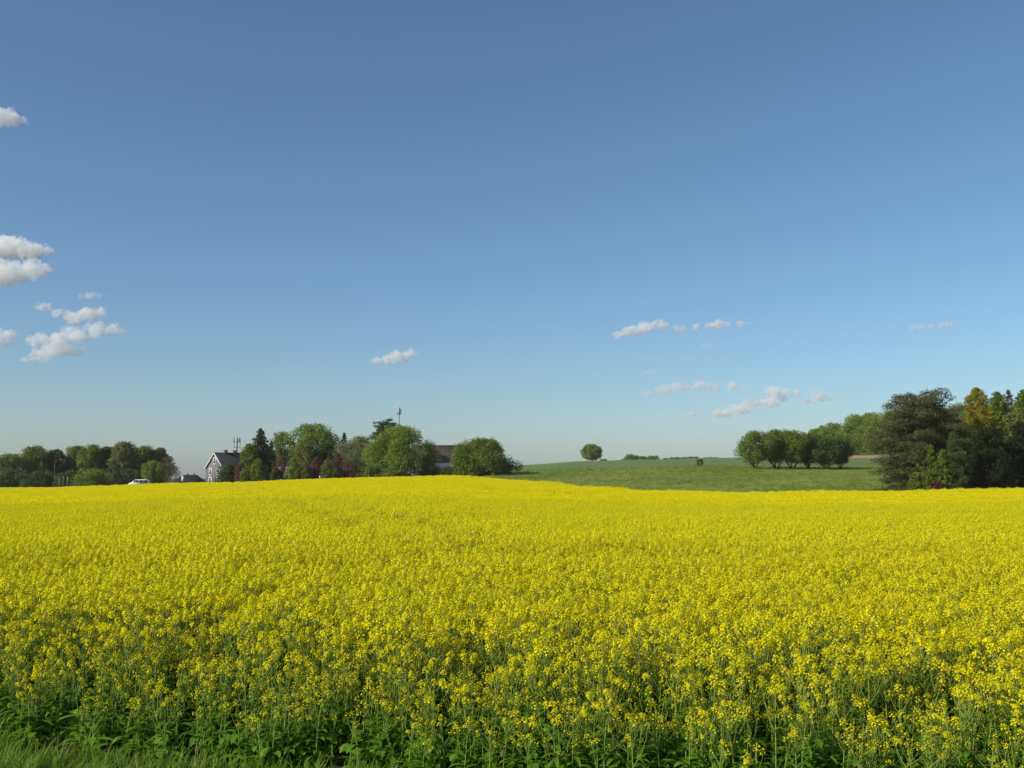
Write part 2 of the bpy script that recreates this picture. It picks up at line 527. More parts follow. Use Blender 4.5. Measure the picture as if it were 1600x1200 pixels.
def rape_patch(seed, size, nplants, nr, nf, fs, stems=True):
    """square of crop seen from farther off"""
    g = np.random.default_rng(seed)
    b = MB()
    k = int(math.ceil(math.sqrt(nplants)))
    P = [((i + g.uniform(.0, 1)) / k * size - size / 2, (j + g.uniform(0, 1)) / k * size - size / 2) for i in range(k) for j in range(k)]
    VP = []; VB = []; VS = []; VL = []
    for x, y in P:
        h = g.uniform(1.02, 1.27)
        n = g.integers(max(2, nr - 1), nr + 2)
        for r_ in range(n):
            if r_ == 0: tx, ty, tz_ = x, y, h
            else:
                an = g.uniform(0, 6.28); rr = g.uniform(.06, .2)
                tx, ty, tz_ = x + math.cos(an) * rr, y + math.sin(an) * rr, h - g.uniform(.02, .26)
            if stems:
                sd = .006; a = g.uniform(0, PI); cx, cy = math.cos(a) * sd, math.sin(a) * sd
                VS.append([(x - cx, y - cy, .45), (x + cx, y + cy, .45), (tx + cx * .5, ty + cy * .5, tz_), (tx - cx * .5, ty - cy * .5, tz_)])
            for f in range(nf):
                t = (f + .5) / nf
                an = f * 2.4 + g.uniform(-.5, .5)
                rr = (.012 + .038 * min(1, t * 1.4)) * g.uniform(.7, 1.1)
                c = np.array([tx + math.cos(an) * rr, ty + math.sin(an) * rr, tz_ + .012 - .085 * t ** 1.5])
                nv, u, v = frame(np.array([math.cos(an) * (.3 + .5 * t), math.sin(an) * (.3 + .5 * t), .8]) + g.normal(0, .25, 3))
                u = u * fs; v = v * fs
                VP.append([c - u, c - v, c + u, c + v])
        for l_ in range(5 if stems else 3):
            an = g.uniform(0, 6.28); z = g.uniform(.25, .85) * h
            L = np.interp(z, [.2, 1.0], [.24, .1]); W = L * .2
            d = np.array([math.cos(an), math.sin(an), g.uniform(-.3, .8)]); sdv = np.array([-math.sin(an), math.cos(an), 0]) * W
            p = np.array([x, y, z])
            VL.append([p, p + d * L * .5 + sdv, p + d * L, p + d * L * .5 - sdv])
    for arr, m in ((VP, MP), (VS, MST), (VL, MLF)):
        if arr:
            A = np.array(arr, np.float32).reshape(-1, 3)
            b.add(A, np.arange(len(A)).reshape(-1, 4), mat=m)
    return b.arrays()

NF, NS, N1, NE, N2 = 10, 6, 5, 4, 4
N0 = NF + NS
variants = [rape_plant(100 + i) for i in range(NF)]
variants += [rape_plant(150 + i, True) for i in range(6)]
variants += [rape_patch(200 + i, 1.0, 36, 5, 12, .0150) for i in range(N1)]
variants += [rape_patch(400 + i, .5, 10, 5, 6, .026, False) for i in range(4)]
variants += [rape_patch(300 + i, 2.0, 150, 5, 5, .029, False) for i in range(N2)]

g = np.random.default_rng(11)
def lownoise(x, y, s, o=0):
    return np.array([mnoise.noise(Vector((a * s + o, b * s - o, o * 1.7))) for a, b in zip(x, y)])

D0, D1 = 23.0, 66.0
PX, PY, PS, PV, PRZ, TILT = [], [], [], [], [], []
def inside(x, y):
    px = 800 + F * x / y
    return (y > y_near(px)) & (y < y_far(px)) & ((px > -420) | ((x > -18) & (y < 40))) & ((px < 2020) | ((x < 18) & (y < 40)))
# near plants
A = g.uniform((-18, 3.6), (18, D0 + 1), (int(36 * 20.4 * 54), 2))
x, y = A[:, 0], A[:, 1]
m = inside(x, y) & (np.hypot(x, y) < D0)
x, y = x[m], y[m]
edge = y - y_near(800 + F * x / y)
hs = np.interp(edge, [0, .5, 1.4, 2.6], [.62, .78, .94, 1.0]) * g.uniform(.83, 1.06, len(x)) * (1 + .10 * lownoise(x, y, .35))
keep = g.uniform(0, 1, len(x)) < np.interp(edge, [0, .6, 1.2], [.55, .8, 1])
x, y, hs = x[keep], y[keep], hs[keep]
PX.append(x); PY.append(y); PS.append(np.stack([np.clip(hs, .8, 1.2)] * 2 + [hs], 1)); sp = g.uniform(0, 1, len(x)) < np.interp(edge[keep], [0, 1.0, 2.1, 3.6, 5.5], [.92, .85, .6, .3, .12]) * np.interp(800 + F * x / y, [200, 900], [1, .85])
PV.append(np.where(sp, NF + g.integers(0, NS, len(x)), g.integers(0, NF, len(x)))); PRZ.append(g.uniform(0, 6.28, len(x))); TILT.append(g.normal(0, .07, (len(x), 2)))
# tiles
def tiles(step, r0, r1, n_first, n_var, band=None):
    nx = int(170 / step); ny = int(230 / step)
    ii, jj = np.meshgrid(np.arange(-nx, nx + 1), np.arange(2, ny))
    x = (ii * step).ravel().astype(float); y = (jj * step).ravel().astype(float)
    d = np.hypot(x, y)
    m = inside(x, y) & (d >= r0) & (d < r1)
    if band: m &= ((y_far(800 + F * x / y) - y) < 26) == (band == 'edge')
    x, y = x[m], y[m]
    x = x + g.uniform(-.12, .12, len(x)) * step; y = y + g.uniform(-.12, .12, len(x)) * step
    hs = g.uniform(.95, 1.05, len(x)) * (1 + .07 * lownoise(x, y, .09, 3.3) + .05 * lownoise(x, y, .35, 9.1))
    # tramlines of the sprayer: lower, thinner crop
    tl = np.abs(((x * .96 + y * .28) + 7) % 24 - 12) 
    hs = hs * np.where((tl > .6) & (tl < 1.6), .80, 1.0)
    ef = y_far(800 + F * x / y) - y                       # headland track along the far side
    hs = hs * np.where(((ef > 16.5) & (ef < 17.6)) | ((ef > 19.2) & (ef < 20.3)), .74, 1.0)
    hs = hs * np.where(ef < 3, g.uniform(.88, 1.08, len(x)), 1.0)
    PX.append(x); PY.append(y); PS.append(np.stack([np.full(len(x), 1.05)] * 2 + [hs], 1))
    PV.append(n_first + g.integers(0, n_var, len(x))); PRZ.append(g.integers(0, 4, len(x)) * PI / 2 + g.normal(0, .1, len(x))); TILT.append(np.zeros((len(x), 2)))
tiles(1.0, D0, D1, N0, N1)
tiles(2.0, D1, 400, N0 + N1 + NE, N2, 'inner')
tiles(0.5, D1, 400, N0 + N1, NE, 'edge')
x = np.concatenate(PX); y = np.concatenate(PY)
pos = np.stack([x, y, terrain(x, y) - .01], 1)
tl_ = np.concatenate(TILT)
rot = np.stack([tl_[:, 0], tl_[:, 1], np.concatenate(PRZ)], 1)
tag(scatter('rapeseed_crop', variants, pos, rot, np.concatenate(PS), np.concatenate(PV), RMATS),
    'dense yellow flowering rapeseed crop filling the whole foreground field', 'rapeseed', kind='stuff')

# ------------------------------------------------------------------ verge grass and weeds
def tuft(seed, n, hmin, hmax):
    global rng
    rng = np.random.default_rng(seed)
    b = MB()
    for i in range(n):
        p = (rng.normal(0, .04), rng.normal(0, .04), 0)
        blade(b, p, rng.uniform(0, 6.28), R(rng.uniform(62, 88)), rng.uniform(hmin, hmax), rng.uniform(.006, .011), R(rng.uniform(10, 75)), 1 if rng.uniform() < .025 else 0, 3, .15)
    for i in range(1):
        if rng.uniform() < .18:
            hh = hmax * rng.uniform(1.2, 1.7); q = rng.normal(0, .1, 2)
            b.tube([(0, 0, 0), (q[0] * .4, q[1] * .4, hh * .6), (q[0], q[1], hh)], [.002, .0015, .001], 3, 1, False)
            for k in range(8):
                t = rng.uniform(.72, 1.0); a = rng.uniform(0, 6.28)
                c = np.array([q[0] * t, q[1] * t, hh * t]); d = np.array([math.cos(a) * .012, math.sin(a) * .012, .018])
                b.add([c, c + d * .5 + (.003, 0, 0), c + d, c + d * .5 - (.003, 0, 0)], [(0, 1, 2, 3)], mat=1)
    return b.arrays()
tv = [tuft(500 + i, 16, .08, .20) for i in range(5)] + [tuft(520 + i, 12, .16, .34) for i in range(3)]
A = g.uniform((-16, 2.0), (16, 15), (45000, 2))
x, y = A[:, 0], A[:, 1]
px = 800 + F * x / y
e = y_near(px) - y
m = (e > -1.3) & (e < 6) & ((e > 0) | (g.uniform(0, 1, len(x)) < .22))
x, y, e = x[m], y[m], e[m]
pos = np.stack([x, y, terrain(x, y) - .01], 1)
rot = np.stack([g.normal(0, .08, len(x)), g.normal(0, .08, len(x)), g.uniform(0, 6.28, len(x))], 1)
s_ = g.uniform(.6, 1.1, len(x)) * np.where(e < 0, 1.25, .9)
tag(scatter('verge_grass', tv, pos, rot, np.stack([s_] * 3, 1), g.integers(0, len(tv), len(x)), [M['grass'], M['dry']]),
    'rough green grass with dry stalks along the near edge of the yellow field', 'grass', kind='stuff')

# longer grass of the meadow
def meadow_tuft(seed):
    g = np.random.default_rng(seed); b = MB(); V = []
    for i in range(16):
        x, y = g.normal(0, .28, 2); h = g.uniform(.10, .30); a = g.uniform(0, 6.28); q = g.uniform(.02, .05)
        lx, ly = g.normal(0, .08, 2)
        V.append([(x - math.cos(a) * q, y - math.sin(a) * q, -.03), (x + math.cos(a) * q, y + math.sin(a) * q, -.03), (x + lx + math.cos(a) * q * .3, y + ly, h), (x + lx - math.cos(a) * q * .3, y + ly, h)])
    A = np.array(V).reshape(-1, 3); b.add(A, np.arange(len(A)).reshape(-1, 4)); return b.arrays()
M['meadow_blade'] = leafmat('meadow_blade', (0.135, 0.205, 0.022), (0.225, 0.285, 0.050), 0.35, 0.6, 0.2)
A = g.uniform((-20, 112), (175, 252), (24000, 2)); x, y = A[:, 0], A[:, 1]
px = 800 + F * x / y
m = (px > 740) & (px < 1750) & (y > y_far(px) + .8) & (y < y_mead(px) - .5)
m &= g.uniform(0, 1, len(x)) < .75 + .9 * lownoise(x, y, .06, 4.4)
x, y = x[m], y[m]
s_ = g.uniform(.7, 1.3, len(x)) * (1 + .5 * lownoise(x, y, .05, 8.1))
tag(scatter('meadow_grass', [meadow_tuft(700 + i) for i in range(4)], np.stack([x, y, terrain(x, y)], 1), np.stack([x * 0, x * 0, g.uniform(0, 6.28, len(x))], 1), np.stack([s_] * 3, 1), g.integers(0, 4, len(x)), [M['meadow_blade']]),
    'tufts of longer grass all over the sloping green meadow', 'grass', kind='stuff')

# ------------------------------------------------------------------ trees
def leaves(b, Cn, Rd, n, size, g, mat=0, aspect=.55, up=.25, hollow=.35, flat=1.0):
    """n leaf-shaped quads spread through ellipsoid clumps (centres Cn, radii Rd)"""
    Cn = np.asarray(Cn); Rd = np.asarray(Rd)
    vol = Rd[:, 0] * Rd[:, 1] + Rd[:, 0] * Rd[:, 2]
    vol = vol ** .8
    k = g.choice(len(Cn), n, p=vol / vol.sum())
    d = g.normal(0, 1, (n, 3)); d /= np.linalg.norm(d, axis=1, keepdims=True)
    r = hollow + (1 - hollow) * g.uniform(0, 1, n) ** .5
    r = r * (1 + np.where(g.uniform(0, 1, n) < .12, .28, .10) * g.normal(0, 1, n))
    p = Cn[k] + d * Rd[k] * r[:, None]
    nv = d * .7 + g.normal(0, .6, (n, 3)) + np.array([0, 0, up])
    nv[:, 2] *= flat
    nv /= np.linalg.norm(nv, axis=1, keepdims=True)
    a = g.normal(0, 1, (n, 3))
    u = np.cross(nv, a); u /= np.linalg.norm(u, axis=1, keepdims=True)
    v = np.cross(nv, u)
    s = size * g.uniform(.6, 1.3, n)[:, None]
    bend = nv * s * .15
    V = np.stack([p - u * s * .5 - bend, p + v * s * aspect * .5, p + u * s * .5 - bend, p - v * s * aspect * .5], 1).reshape(-1, 3)
    b.add(V, np.arange(4 * n).reshape(-1, 4), mat=mat)

def env_r(shape, t):
    if shape == 'dome': return (1 - t ** 2.6) ** .55 * (.84 + .16 * min(1, t / .2))
    if shape == 'cone': return (1 - t) ** .48 * (.88 + .12 * min(1, t / .12))
    if shape == 'column': return (1 - t ** 3.0) ** .7
    return max(0, 1 - abs(2 * t - 1) ** 2.4) ** .5

def clumps_round(g, H, W, cb, n, rel=.30, lump=.12, shape=None):
    """clump centres over an irregular crown of the given profile"""
    if shape is None: shape = 'dome' if cb < .03 else 'ball'
    z0 = H * cb; hc = H * (1 - cb); rx = W / 2
    tt = np.linspace(.01, .99, 60); pr = np.array([env_r(shape, t) + .12 for t in tt]); cum = np.cumsum(pr); cum /= cum[-1]
    Cn = []; Rd = []
    for i in range(n):
        t = float(np.interp((i + g.uniform(.2, .8)) / n, cum, tt))
        an = i * 2.39996 + g.uniform(-.5, .5)
        q = rel * g.uniform(.72, 1.25)
        r = env_r(shape, t) * (1 + lump * g.normal())
        q = min(q, .25 * rel + r * .75)
        d = max(0, r - q * .85)
        if i % 5 == 0: d *= g.uniform(.1, .7)
        qz = min(rx * q * .9, hc * .28)
        z = min(z0 + hc * t * (1 + .3 * lump * g.normal()), H - qz * .9)
        z = max(z, z0 + qz * .55)
        Cn.append((rx * d * math.cos(an), rx * d * math.sin(an), z))
        Rd.append((rx * q, rx * q, qz))
    q = rel * .95 * (1 if shape in ('ball', 'dome') else .4)
    Cn.append((rx * .12 * g.normal(), rx * .12 * g.normal(), H - rx * q * .8)); Rd.append((rx * q, rx * q, rx * q * .8))
    return np.array(Cn), np.array(Rd)

def limb_mesh(g, H, W, cb, Cn, r0, nl=7, multi=False):
    b = MB()
    stems = 1 if not multi else 4
    fork = max(cb * H * .9, H * .12)
    for s in range(stems):
        a = g.uniform(0, 6.28) + s * 1.6
        off = W * .18 if multi else 0.0
        base = Vector((math.cos(a) * r0 * (1 if multi else 0), math.sin(a) * r0 * (1 if multi else 0), -.3))
        p1 = Vector((math.cos(a) * off * .5, math.sin(a) * off * .5, fork * .6)); p2 = Vector((math.cos(a) * off, math.sin(a) * off, fork * 1.1))
        p3 = Vector((p2.x * 1.25 + g.normal(0, .03) * W, p2.y * 1.25 + g.normal(0, .03) * W, H * .75))
        rr = r0 / (1 if not multi else 1.7)
        b.tube([base, p1, p2, p3], [rr * 1.25, rr, rr * .8, rr * .25], 7)
        idx = g.choice(len(Cn), min(len(Cn), nl if not multi else 3), replace=False)
        for i in idx:
            c = Vector(Cn[i]); t = g.uniform(.1, .7); s0 = p2.lerp(p3, t)
            mid = s0.lerp(c, .5) + Vector((0, 0, -.03 * H))
            b.tube([s0, mid, c], [rr * .45, rr * .3, rr * .12], 5, cap=False)
    return b

GT = np.random.default_rng(99)
def place(px, Y):
    p = at(px, 740, Y)
    return Vector((p.x, Y, tz(p.x, Y)))

def finish(name, loc, label, cat, group, crown, leaf, trunk):
    root = empty(name, loc, 0, label=label, cat=cat, group=group)
    crown.build('crown', M['leaf_' + leaf], root)
    if trunk is not None: trunk.build('trunk', M['bark'], root, smooth=True)
    return root

def broadleaf(px, top, hw, Y, leaf, label, cb=.12, n=7000, size=.42, nc=26, rel=.32, name='broadleaf_tree', cat='tree', group=None, multi=False, hollow=.35, lump=.12, aspect=.55, shape=None):
    loc = place(px, Y)
    H = zpix(top, Y) - loc.z; W = 2 * hw * Y / F
    g = np.random.default_rng(int(px * 7 + Y * 13 + top))
    nc = max(nc, min(170, int(1.2 * PI * W * H * (1 - cb) * .8 / ((rel * W / 2) ** 2 * 2.4))))
    n = int(n * 1.45)
    Cn, Rd = clumps_round(g, H, W, cb, nc, rel, lump, shape)
    c = MB(); leaves(c, Cn, Rd, n, size, g, hollow=hollow, aspect=aspect)
    lz = .1 * H
    tr = limb_mesh(g, H, W, max(cb, .1), Cn, max(.06, W * .03), 7, multi)
    return finish(name, loc, label, cat, group, c, leaf, tr)

def spruce(px, top, hw, Y, leaf, label, n=7000, size=.4, cb=.03, name='spruce_tree', cat='tree', group=None, power=.85, ragged=.2):
    loc = place(px, Y)
    H = zpix(top, Y) - loc.z; W = 2 * hw * Y / F
    g = np.random.default_rng(int(px * 5 + Y * 3 + top))
    Cn = []; Rd = []
    nbr = int(H * 9)
    tr = MB()
    tr.tube([(0, 0, -.3), (0, 0, H * .5), (0, 0, H * .98)], [W * .035, W * .022, .02], 7)
    for i in range(nbr):
        t = ((i + g.uniform(0, 1)) / nbr) ** 1.12
        z = H * (cb + (1 - cb) * t)
        rad = W / 2 * (1 - t) ** power + .15
        an = i * 2.39996 + g.uniform(-.4, .4)
        L = rad * min(1.15, g.uniform(.62, 1.05) + ragged * abs(g.normal()) * .5)
        for f, q in ((.92, .15), (.66, .22), (.38, .26)):
            Cn.append((math.cos(an) * L * f, math.sin(an) * L * f, z - L * .25 * f + .1 * rad))
            Rd.append((L * q + .14, L * q + .14, .12 * L + .16))
        tr.tube([(0, 0, z), (math.cos(an) * L * .8, math.sin(an) * L * .8, z - L * .18)], [.04, .015], 4, cap=False)
    Cn.append((0, 0, H - .45)); Rd.append((.22, .22, .55))
    c = MB(); leaves(c, Cn, Rd, n, size, g, aspect=.35, hollow=.1, flat=.8)
    return finish(name, loc, label, cat, group, c, leaf, tr)

def pine(px, top, hw, Y, leaf, label, n=14000, size=.4, group=None, nb=60, low=.1, name='pine_tree', peaks=()):
    """irregular old pine: level boughs that end in flat needle pads"""
    loc = place(px, Y)
    H = zpix(top, Y) - loc.z; W = 2 * hw * Y / F
    g = np.random.default_rng(int(px * 3 + Y))
    tr = MB()
    tr.tube([(0, 0, -.3), (.1, 0, H * .35), (-.1, .1, H * .7), (.3, 0, H * .92)], [W * .035, W * .028, W * .016, .04], 8)
    Cn = []; Rd = []
    for i in range(nb):
        t = low + (1 - low) * (i + .5) / nb
        an = i * 2.4 + g.uniform(-.5, .5)
        env = np.interp(t, [0, .15, .45, .75, 1.0], [.76, .98, 1.0, .93, .62])
        L = W / 2 * env * g.uniform(.45, 1.08)
        z0 = H * t * ((.86 if peaks else .90) + .08 * math.sin(i * 1.7) * (t > .6))
        z1 = z0 + L * g.uniform(-.12, .22) - (.25 * L if t < .3 else 0)
        e = Vector((math.cos(an) * L, math.sin(an) * L, max(.4, z1)))
        tr.tube([(0, 0, z0 - .2), (e.x * .5, e.y * .5, (z0 + e.z) / 2 + .15), e], [.11, .07, .025], 5, cap=False)
        for f in (.45, .7, .92, 1.0):
            q = W * g.uniform(.045, .085)
            Cn.append((e.x * f + g.normal(0, .35), e.y * f + g.normal(0, .35), z0 + (e.z - z0) * f + g.normal(0, .15)))
            Rd.append((q * 1.5, q * 1.5, q * .62))
    for dx, dz, q in peaks:
        Cn.append((dx, g.normal(0, .4), H - dz)); Rd.append((q, q, q * .7))
        tr.tube([(dx * .4, 0, H * .72), (dx, 0, H - dz)], [.09, .03], 5, cap=False)
    if not peaks: Cn.append((.3, 0, H - .7)); Rd.append((.55, .55, .8))
    c = MB(); leaves(c, Cn, Rd, n, size, g, aspect=.28, hollow=.1, up=.5)
    return finish(name, loc, label, 'tree', group, c, leaf, tr)

# --- wood on the far left
G1 = 'trees of the wood on the left'
LW = [  # px, top, half width, Y, leaf, label
 (-45, 706, 30, 335, 'mid', None), (18, 709, 30, 330, 'mid', 'rounded green tree at the left edge of the photo, end of the left wood'),
 (54, 697, 26, 335, 'mid', 'tall domed tree of the left wood, behind the street lamp and left of it'),
 (88, 702, 20, 338, 'dark', 'dark rounded tree of the left wood, rising straight above the street lamp'),
 (121, 697, 22, 342, 'olive', 'olive tree of the left wood with a thin greyish top, right of the street lamp'),
 (142, 695, 22, 332, 'mid', 'broad green tree of the left wood, directly above the pale low bush'),
 (166, 698, 18, 336, 'dark', 'dark green tree of the left wood between the broad green tree and the tallest crown'),
 (194, 690, 22, 330, 'olive', 'tallest tree of the left wood, olive crown with a ragged tip'),
 (225, 697, 24, 334, 'mid', 'wide green tree of the left wood, behind the small round bright tree'),
 (249, 700, 20, 336, 'dark', 'ragged dark tree at the right end of the left wood'),
]
for px, top, hw, Y, lf, lb in LW:
    if lb is None: continue
    broadleaf(px, top, hw, Y, lf, lb, cb=.06, n=8500, size=.55, nc=34, rel=.34, group=G1)
broadleaf(262, 713, 11, 330, 'brown', 'thin half bare brownish tree beside the dark low roof', cb=.1, n=700, size=.4, nc=12, rel=.35, name='sparse_tree')
broadleaf(275, 727, 8, 322, 'brown', 'small twiggy brown tree just left of the red and white sign', cb=.1, n=450, size=.35, nc=9, rel=.4, name='sparse_tree')
G2 = 'dark shrubs at the foot of the left wood'
for px, top, hw, lb in ((15, 733, 30, 'dark shrub under the left wood, at the left edge of the photo'), (62, 736, 30, 'dark shrub under the left wood, left of the street lamp pole'), (112, 735, 26, 'dark shrub under the left wood, behind the three thin posts'), (205, 733, 22, 'dark shrub under the left wood, behind the white van')):
    broadleaf(px, top, hw, 312, 'dark', lb, cb=.0, n=4200, size=.5, nc=18, rel=.36, name='shrub', cat='shrub', group=G2)
broadleaf(145, 732, 30, 290, 'fresh', 'pale green spreading bush in front of the left wood, right of the three posts', cb=.0, n=3600, size=.4, nc=22, name='bush', cat='bush')
spruce(178, 720, 24, 300, 'spruce', 'dark blackish conifer in front of the left wood, left of the white van', n=3600, size=.5, power=.6)
broadleaf(238, 720, 19, 286, 'fresh', 'small round bright green tree standing just right of the white van', cb=.06, n=4200, size=.42, nc=22)

# --- grove round the farm
G3 = 'trees of the grove in the middle'
spruce(406, 670, 29, 240, 'spruce', 'tall pointed spruce rising right of the mast with two crossbars', n=26000, size=.42, group=G3, power=.62)
broadleaf(389, 693, 16, 236, 'mid', 'green leafy tree left of the tall pointed spruce, in front of the dark roof', cb=.08, n=4200, size=.4, group=G3)
broadleaf(357, 724, 20, 228, 'dark', 'dark rounded bush hiding the right corner of the grey gable', cb=0, n=4200, size=.36, name='bush', cat='bush')
broadleaf(440, 674, 22, 262, 'mid', 'slender tree with a high domed crown right of the tall spruce', cb=.38, n=2600, size=.45, nc=16, group=G3)
broadleaf(490, 662, 41, 258, 'fresh', 'big dome shaped broadleaf tree, highest of the left half of the grove', cb=.34, n=7600, size=.48, nc=34, rel=.26, group=G3)
spruce(423, 690, 16, 246, 'spruce', 'narrow dark spruce leaning on the right side of the tall spruce', n=8000, size=.4, group=G3)
broadleaf(478, 693, 20, 236, 'olive', 'olive green tree in front of the left half of the big dome tree', cb=.05, n=4600, size=.4, group=G3)
broadleaf(507, 690, 22, 239, 'dark', 'dark tree in front of the right half of the big dome tree', cb=.05, n=4800, size=.42, group=G3)
spruce(537, 676, 17, 256, 'spruce', 'small dark spruce tip standing just right of the big dome tree', n=8000, size=.42, group=G3)
broadleaf(562, 681, 25, 264, 'mid', 'flat topped green tree between the small spruce tip and the pine', cb=.15, n=3600, size=.45, group=G3)
broadleaf(549, 688, 28, 232, 'willow', 'grey green willow like tree at the left flank of the huge round bush', cb=.05, n=5600, size=.34, aspect=.35, group=G3)
pine(603, 655, 26, 250, 'spruce', 'dark pine whose layered top rises behind the huge round bush', n=26000, size=.42, group=G3, nb=110, low=.35)
broadleaf(624, 666, 65, 227.6, 'fresh', 'huge round light green bushy tree, broadest of the grove', cb=.0, n=26000, size=.42, nc=70, rel=.20, group=G3, lump=.10, aspect=.42)
broadleaf(752, 685, 50, 222, 'mid', 'broad dark green bushy tree at the right end of the grove', cb=.0, n=24000, size=.36, nc=90, rel=.23, group=G3, lump=.11)
G4 = 'purple leaved shrubs of the grove'
for px, top, hw, lb in ((441, 711, 17, 'reddish purple shrub right of the tall spruce foot'), (376, 723, 12, 'purple brown shrub between dark gable bush and tall spruce'), (494, 714, 13, 'reddish brown shrub in front of the dark dome side tree'), (527, 708, 13, 'purple shrub at the left foot of the grey green willow'), (549, 724, 14, 'lowest dark red shrub beside the huge round bush')):
    broadleaf(px, top, hw, 226, 'purple', lb, cb=0, n=2600, size=.3, nc=18, name='purple_shrub', cat='shrub', group=G4)
G5 = 'low green shrubs at the foot of the grove'
for px, top, hw, lf, lb in ((403, 716, 17, 'mid', 'green shrub at the foot of the tall spruce'), (458, 714, 13, 'fresh', 'bright green shrub between two purple shrubs, left of the olive tree'), (476, 722, 11, 'olive', 'olive shrub just left of the reddish brown shrub'), (511, 719, 12, 'olive', 'olive green shrub between reddish brown and purple shrub'), (385, 730, 12, 'mid', 'low green shrub left of the tall spruce foot'), (430, 732, 12, 'dark', 'low dark shrub right of the tall spruce foot'), (523, 731, 10, 'mid', 'low green shrub below the purple shrub near the willow'), (580, 727, 16, 'mid', 'green shrub under the left overhang of the huge round bush'), (700, 728, 16, 'dark', 'dark shrub below the white wall of the brown roofed house'), (672, 726, 18, 'dark', 'dark shrub under the right overhang of the huge round bush')):
    broadleaf(px, top, hw, 223.5, lf, lb, cb=0, n=2600, size=.3, nc=18, name='green_shrub', cat='shrub', group=G5)

# --- hill on the right
broadleaf(925, 694, 16, 641, 'fresh', 'lone round tree standing on the crest of the green hill', cb=.08, n=8000, size=.75, nc=60, rel=.27, lump=.07)
G6 = 'bushes peeping over the hill crest'
for px, top, hw, lb in ((986, 709.5, 12, 'round bush on the hill crest, nearest right of the lone tree'), (1004, 712.5, 13, 'middle bush of the clump on the hill crest'), (1023, 712, 14, 'right bush of the clump on the hill crest'), (1056, 714.5, 15, 'low bush on the hill crest right of the clump'), (1081, 713.5, 17, 'low bush on the hill crest straight behind the small meadow bush'), (945, 717, 6, 'tiny bush on the hill crest beside the lone tree'), (1112, 714.5, 16, 'farthest right low bush on the hill crest, left of the tree row')):
    broadleaf(px, top, hw, 730, 'mid', lb, cb=0, n=1600, size=.8, nc=14, rel=.34, lump=.3, name='bush', cat='bush', group=G6)
broadleaf(1093, 716.5, 5.5, 252, 'mid', 'small dark bush standing alone at the upper edge of the meadow', cb=0, n=1500, size=.3, nc=10, name='bush', cat='bush')
G7 = 'row of small trees on the meadow'
for px, top, hw, Y, lf, lb in ((1181, 673, 32, 226, 'mid', 'leftmost tree of the meadow row, airy crown on a forked trunk'), (1213, 671, 28, 230, 'mid', 'second tree from the left in the meadow row'), (1238, 672, 28, 229, 'mid', 'third tree from the left in the meadow row, dense crown'), (1263, 678, 28, 231, 'dark', 'fourth tree of the meadow row, lower and darker'), (1290, 683, 28, 228, 'dark', 'fifth tree of the meadow row, low spreading dark crown'), (1312, 685, 22, 230, 'dark', 'rightmost tree of the meadow row, lowest dark crown')):
    broadleaf(px, top, hw, Y, lf, lb, cb=.18, n=7000, size=.36, nc=34, rel=.34, name='small_tree', group=G7, multi=True, hollow=.15)

# hillside wood that reads as one mass
g = np.random.default_rng(5)
b = MB(); tb = MB()
wood = []
for row, (Yr, n_) in enumerate(((392, 15), (412, 15), (438, 15), (468, 16), (500, 17), (540, 17), (580, 18))):
    for i in range(n_):
        px0 = 1262 + row * 4
        px = px0 + (1760 - px0) * (i + g.uniform(-.25, .25)) / n_
        if px < 1258: continue
        Y = Yr + g.uniform(-8, 8)
        wood.append((px, Y, np.interp(px, [1255, 1290, 1340, 1450], [8.0, 11.2, 14.2, 17.5]) * g.uniform(.88, 1.1)))
for px, Y, H in wood:
    loc = np.array(place(px, Y)); W = H * g.uniform(.8, 1.05)
    Cn, Rd = clumps_round(g, H, W, .0, 30, .32)
    bb = MB(); leaves(bb, Cn, Rd, 4200, .62, g)
    b.merge(bb.arrays(), off=loc)
    t_ = MB(); t_.tube([(0, 0, -.3), (0, 0, H * .7)], [.22, .06], 6); tb.merge(t_.arrays(), off=loc)
V, Q, QM, T, TM = b.arrays(); n0 = len(V)
V2, Q2, QM2, T2, TM2 = tb.arrays()
me = mesh_from('hillside_wood', (np.concatenate([V, V2]), np.concatenate([Q, Q2 + n0]), np.concatenate([QM, QM2 + 1]), np.concatenate([T, T2 + n0]), np.concatenate([TM, TM2 + 1])), [M['leaf_fresh'], M['bark']])
tag(link('hillside_wood', me), 'bright green wood covering the hillside behind the meadow tree row', 'wood', kind='stuff')

# --- trees at the right edge
pine(1440, 604, 70, 137, 'pine', 'big brownish pine with level boughs, largest tree on the right', n=80000, size=.34, nb=150, low=.05, peaks=((4.1, .5, .55), (3.5, 1.1, .8), (4.4, 1.5, .8), (2.6, 1.6, .8), (1.2, 1.5, .6), (0.2, 1.9, .7), (-1.3, .95, .5), (-1.9, 1.5, .8), (-3.0, 2.0, .8), (-4.2, 2.6, .8), (-3.4, 1.5, .4)))
broadleaf(1531, 606, 48, 141, 'gold', 'golden yellow conical cypress behind the big brownish pine', cb=0, n=22000, size=.30, nc=170, rel=.15, lump=.05, name='cypress_tree', shape='cone', aspect=.35)
broadleaf(1492, 673, 19, 127, 'dark', 'narrow dark green juniper column in front of the big pine', cb=0, n=12000, size=.22, nc=70, rel=.34, name='juniper_shrub', cat='shrub', shape='column', aspect=.3)
G8 = 'green undergrowth below the big pine'
